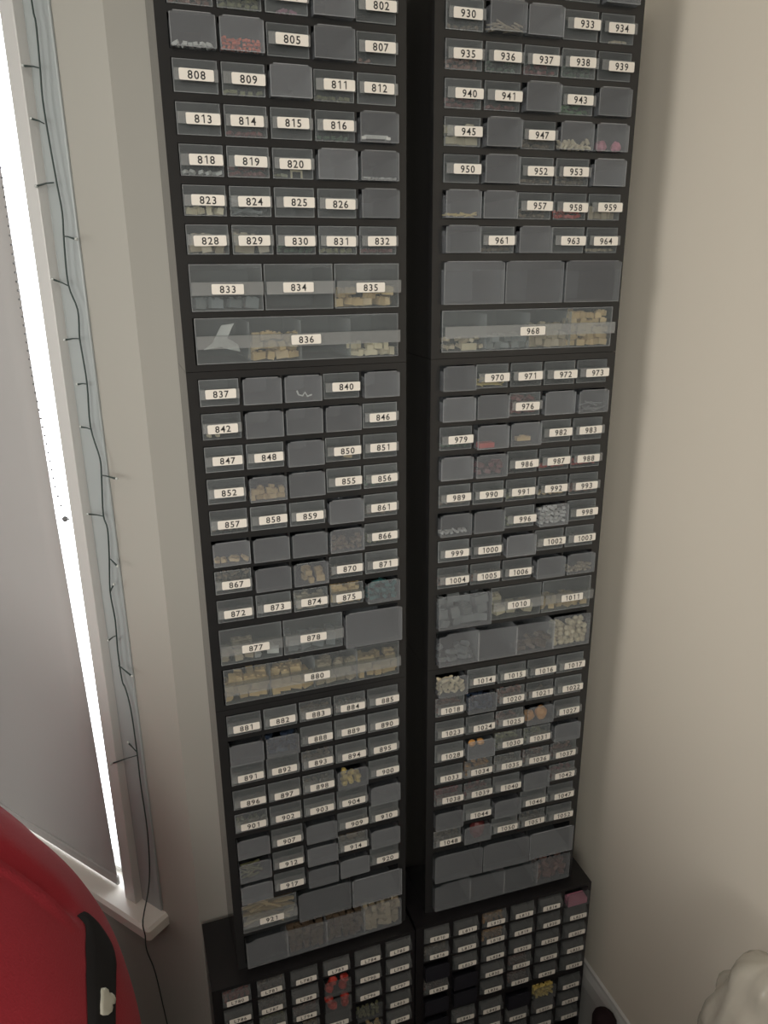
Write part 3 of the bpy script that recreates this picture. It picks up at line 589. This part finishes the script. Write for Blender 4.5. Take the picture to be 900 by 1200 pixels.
for f_, o_ in ((1.0, 0.0058), (0.97, 0.0074), (0.6, 0.0078), (0.25, 0.0078)):
    rings.append([(cx_+(x-cx_)*f_, cy_+(y-cy_)*f_, o_) for x, y in em])
vv = [bag_pt(1.1675+0.0035*x+0.000715*y, -0.133+0.00338*x-0.00215*y, o_) for rg in rings for x, y, o_ in rg]; n = len(em)
m.add(vv, [(r*n+i, r*n+(i+1) % n, (r+1)*n+(i+1) % n, (r+1)*n+i) for r in range(3) for i in range(n)] + [tuple(range(3*n, 4*n))])
emb = m.obj('emblem', M_emblem, band, smooth=True); emb['label'] = 'white three-lobed emblem'

# ------------------------------------------------------------------ cloudy plastic sack at the right edge, dark bundle by the skirting
SKC = Vector((0.708, -0.50, 0)); sk = empty('plastic_sack', SKC); tag(sk, 'crumpled cloudy plastic sack at the right edge against the wall', 'plastic bag')
def sack_pt(z, ph):
    prof = [(0.0, 0.07), (0.05, 0.078), (0.35, 0.08), (0.57, 0.078), (0.63, 0.076), (0.67, 0.066), (0.695, 0.055), (0.72, 0.050), (0.738, 0.041), (0.750, 0.022), (0.756, 0.003)]
    for (z0, r0), (z1, r1) in zip(prof, prof[1:]):
        if z <= z1: r = r0+(r1-r0)*(z-z0)/(z1-z0); break
    d = Vector((math.cos(ph), math.sin(ph), z*7))
    r *= 1 + 0.24*noise.noise(Vector((d.x*1.5, d.y*1.5, z*16))) + 0.13*noise.noise(Vector((d.x*4, d.y*4, z*25)))
    return Vector((r*math.cos(ph)*0.85, r*math.sin(ph)*1.05, z))
zz = [0.756*i/60 for i in range(61)]; NP = 48; m = MB()
m.add([sack_pt(z, 2*math.pi*j/NP) for z in zz for j in range(NP)], [(i*NP+j, i*NP+(j+1) % NP, (i+1)*NP+(j+1) % NP, (i+1)*NP+j) for i in range(60) for j in range(NP)] + [tuple(reversed(range(NP))), tuple(60*NP+j for j in range(NP))])
m.obj('film', M_sack, sk, smooth=True)
m = MB(); rr = random.Random(3)
m = MB(); m.ball((0, 0, 0), 0.024, 0, 14, 10, (1.0, 1.2, 1), None, 0.03, rr); o = m.obj('dark_pouch', M_maroon, None, (0.760, -0.112, 0.160), smooth=True)
bm = bmesh.new(); bm.from_mesh(o.data)
for v in bm.verts: v.co.z = v.co.z*6.5 if v.co.z < 0 else v.co.z
bm.to_mesh(o.data); bm.free(); tag(o, 'small dark maroon pouch on the floor beside the skirting board', 'pouch')
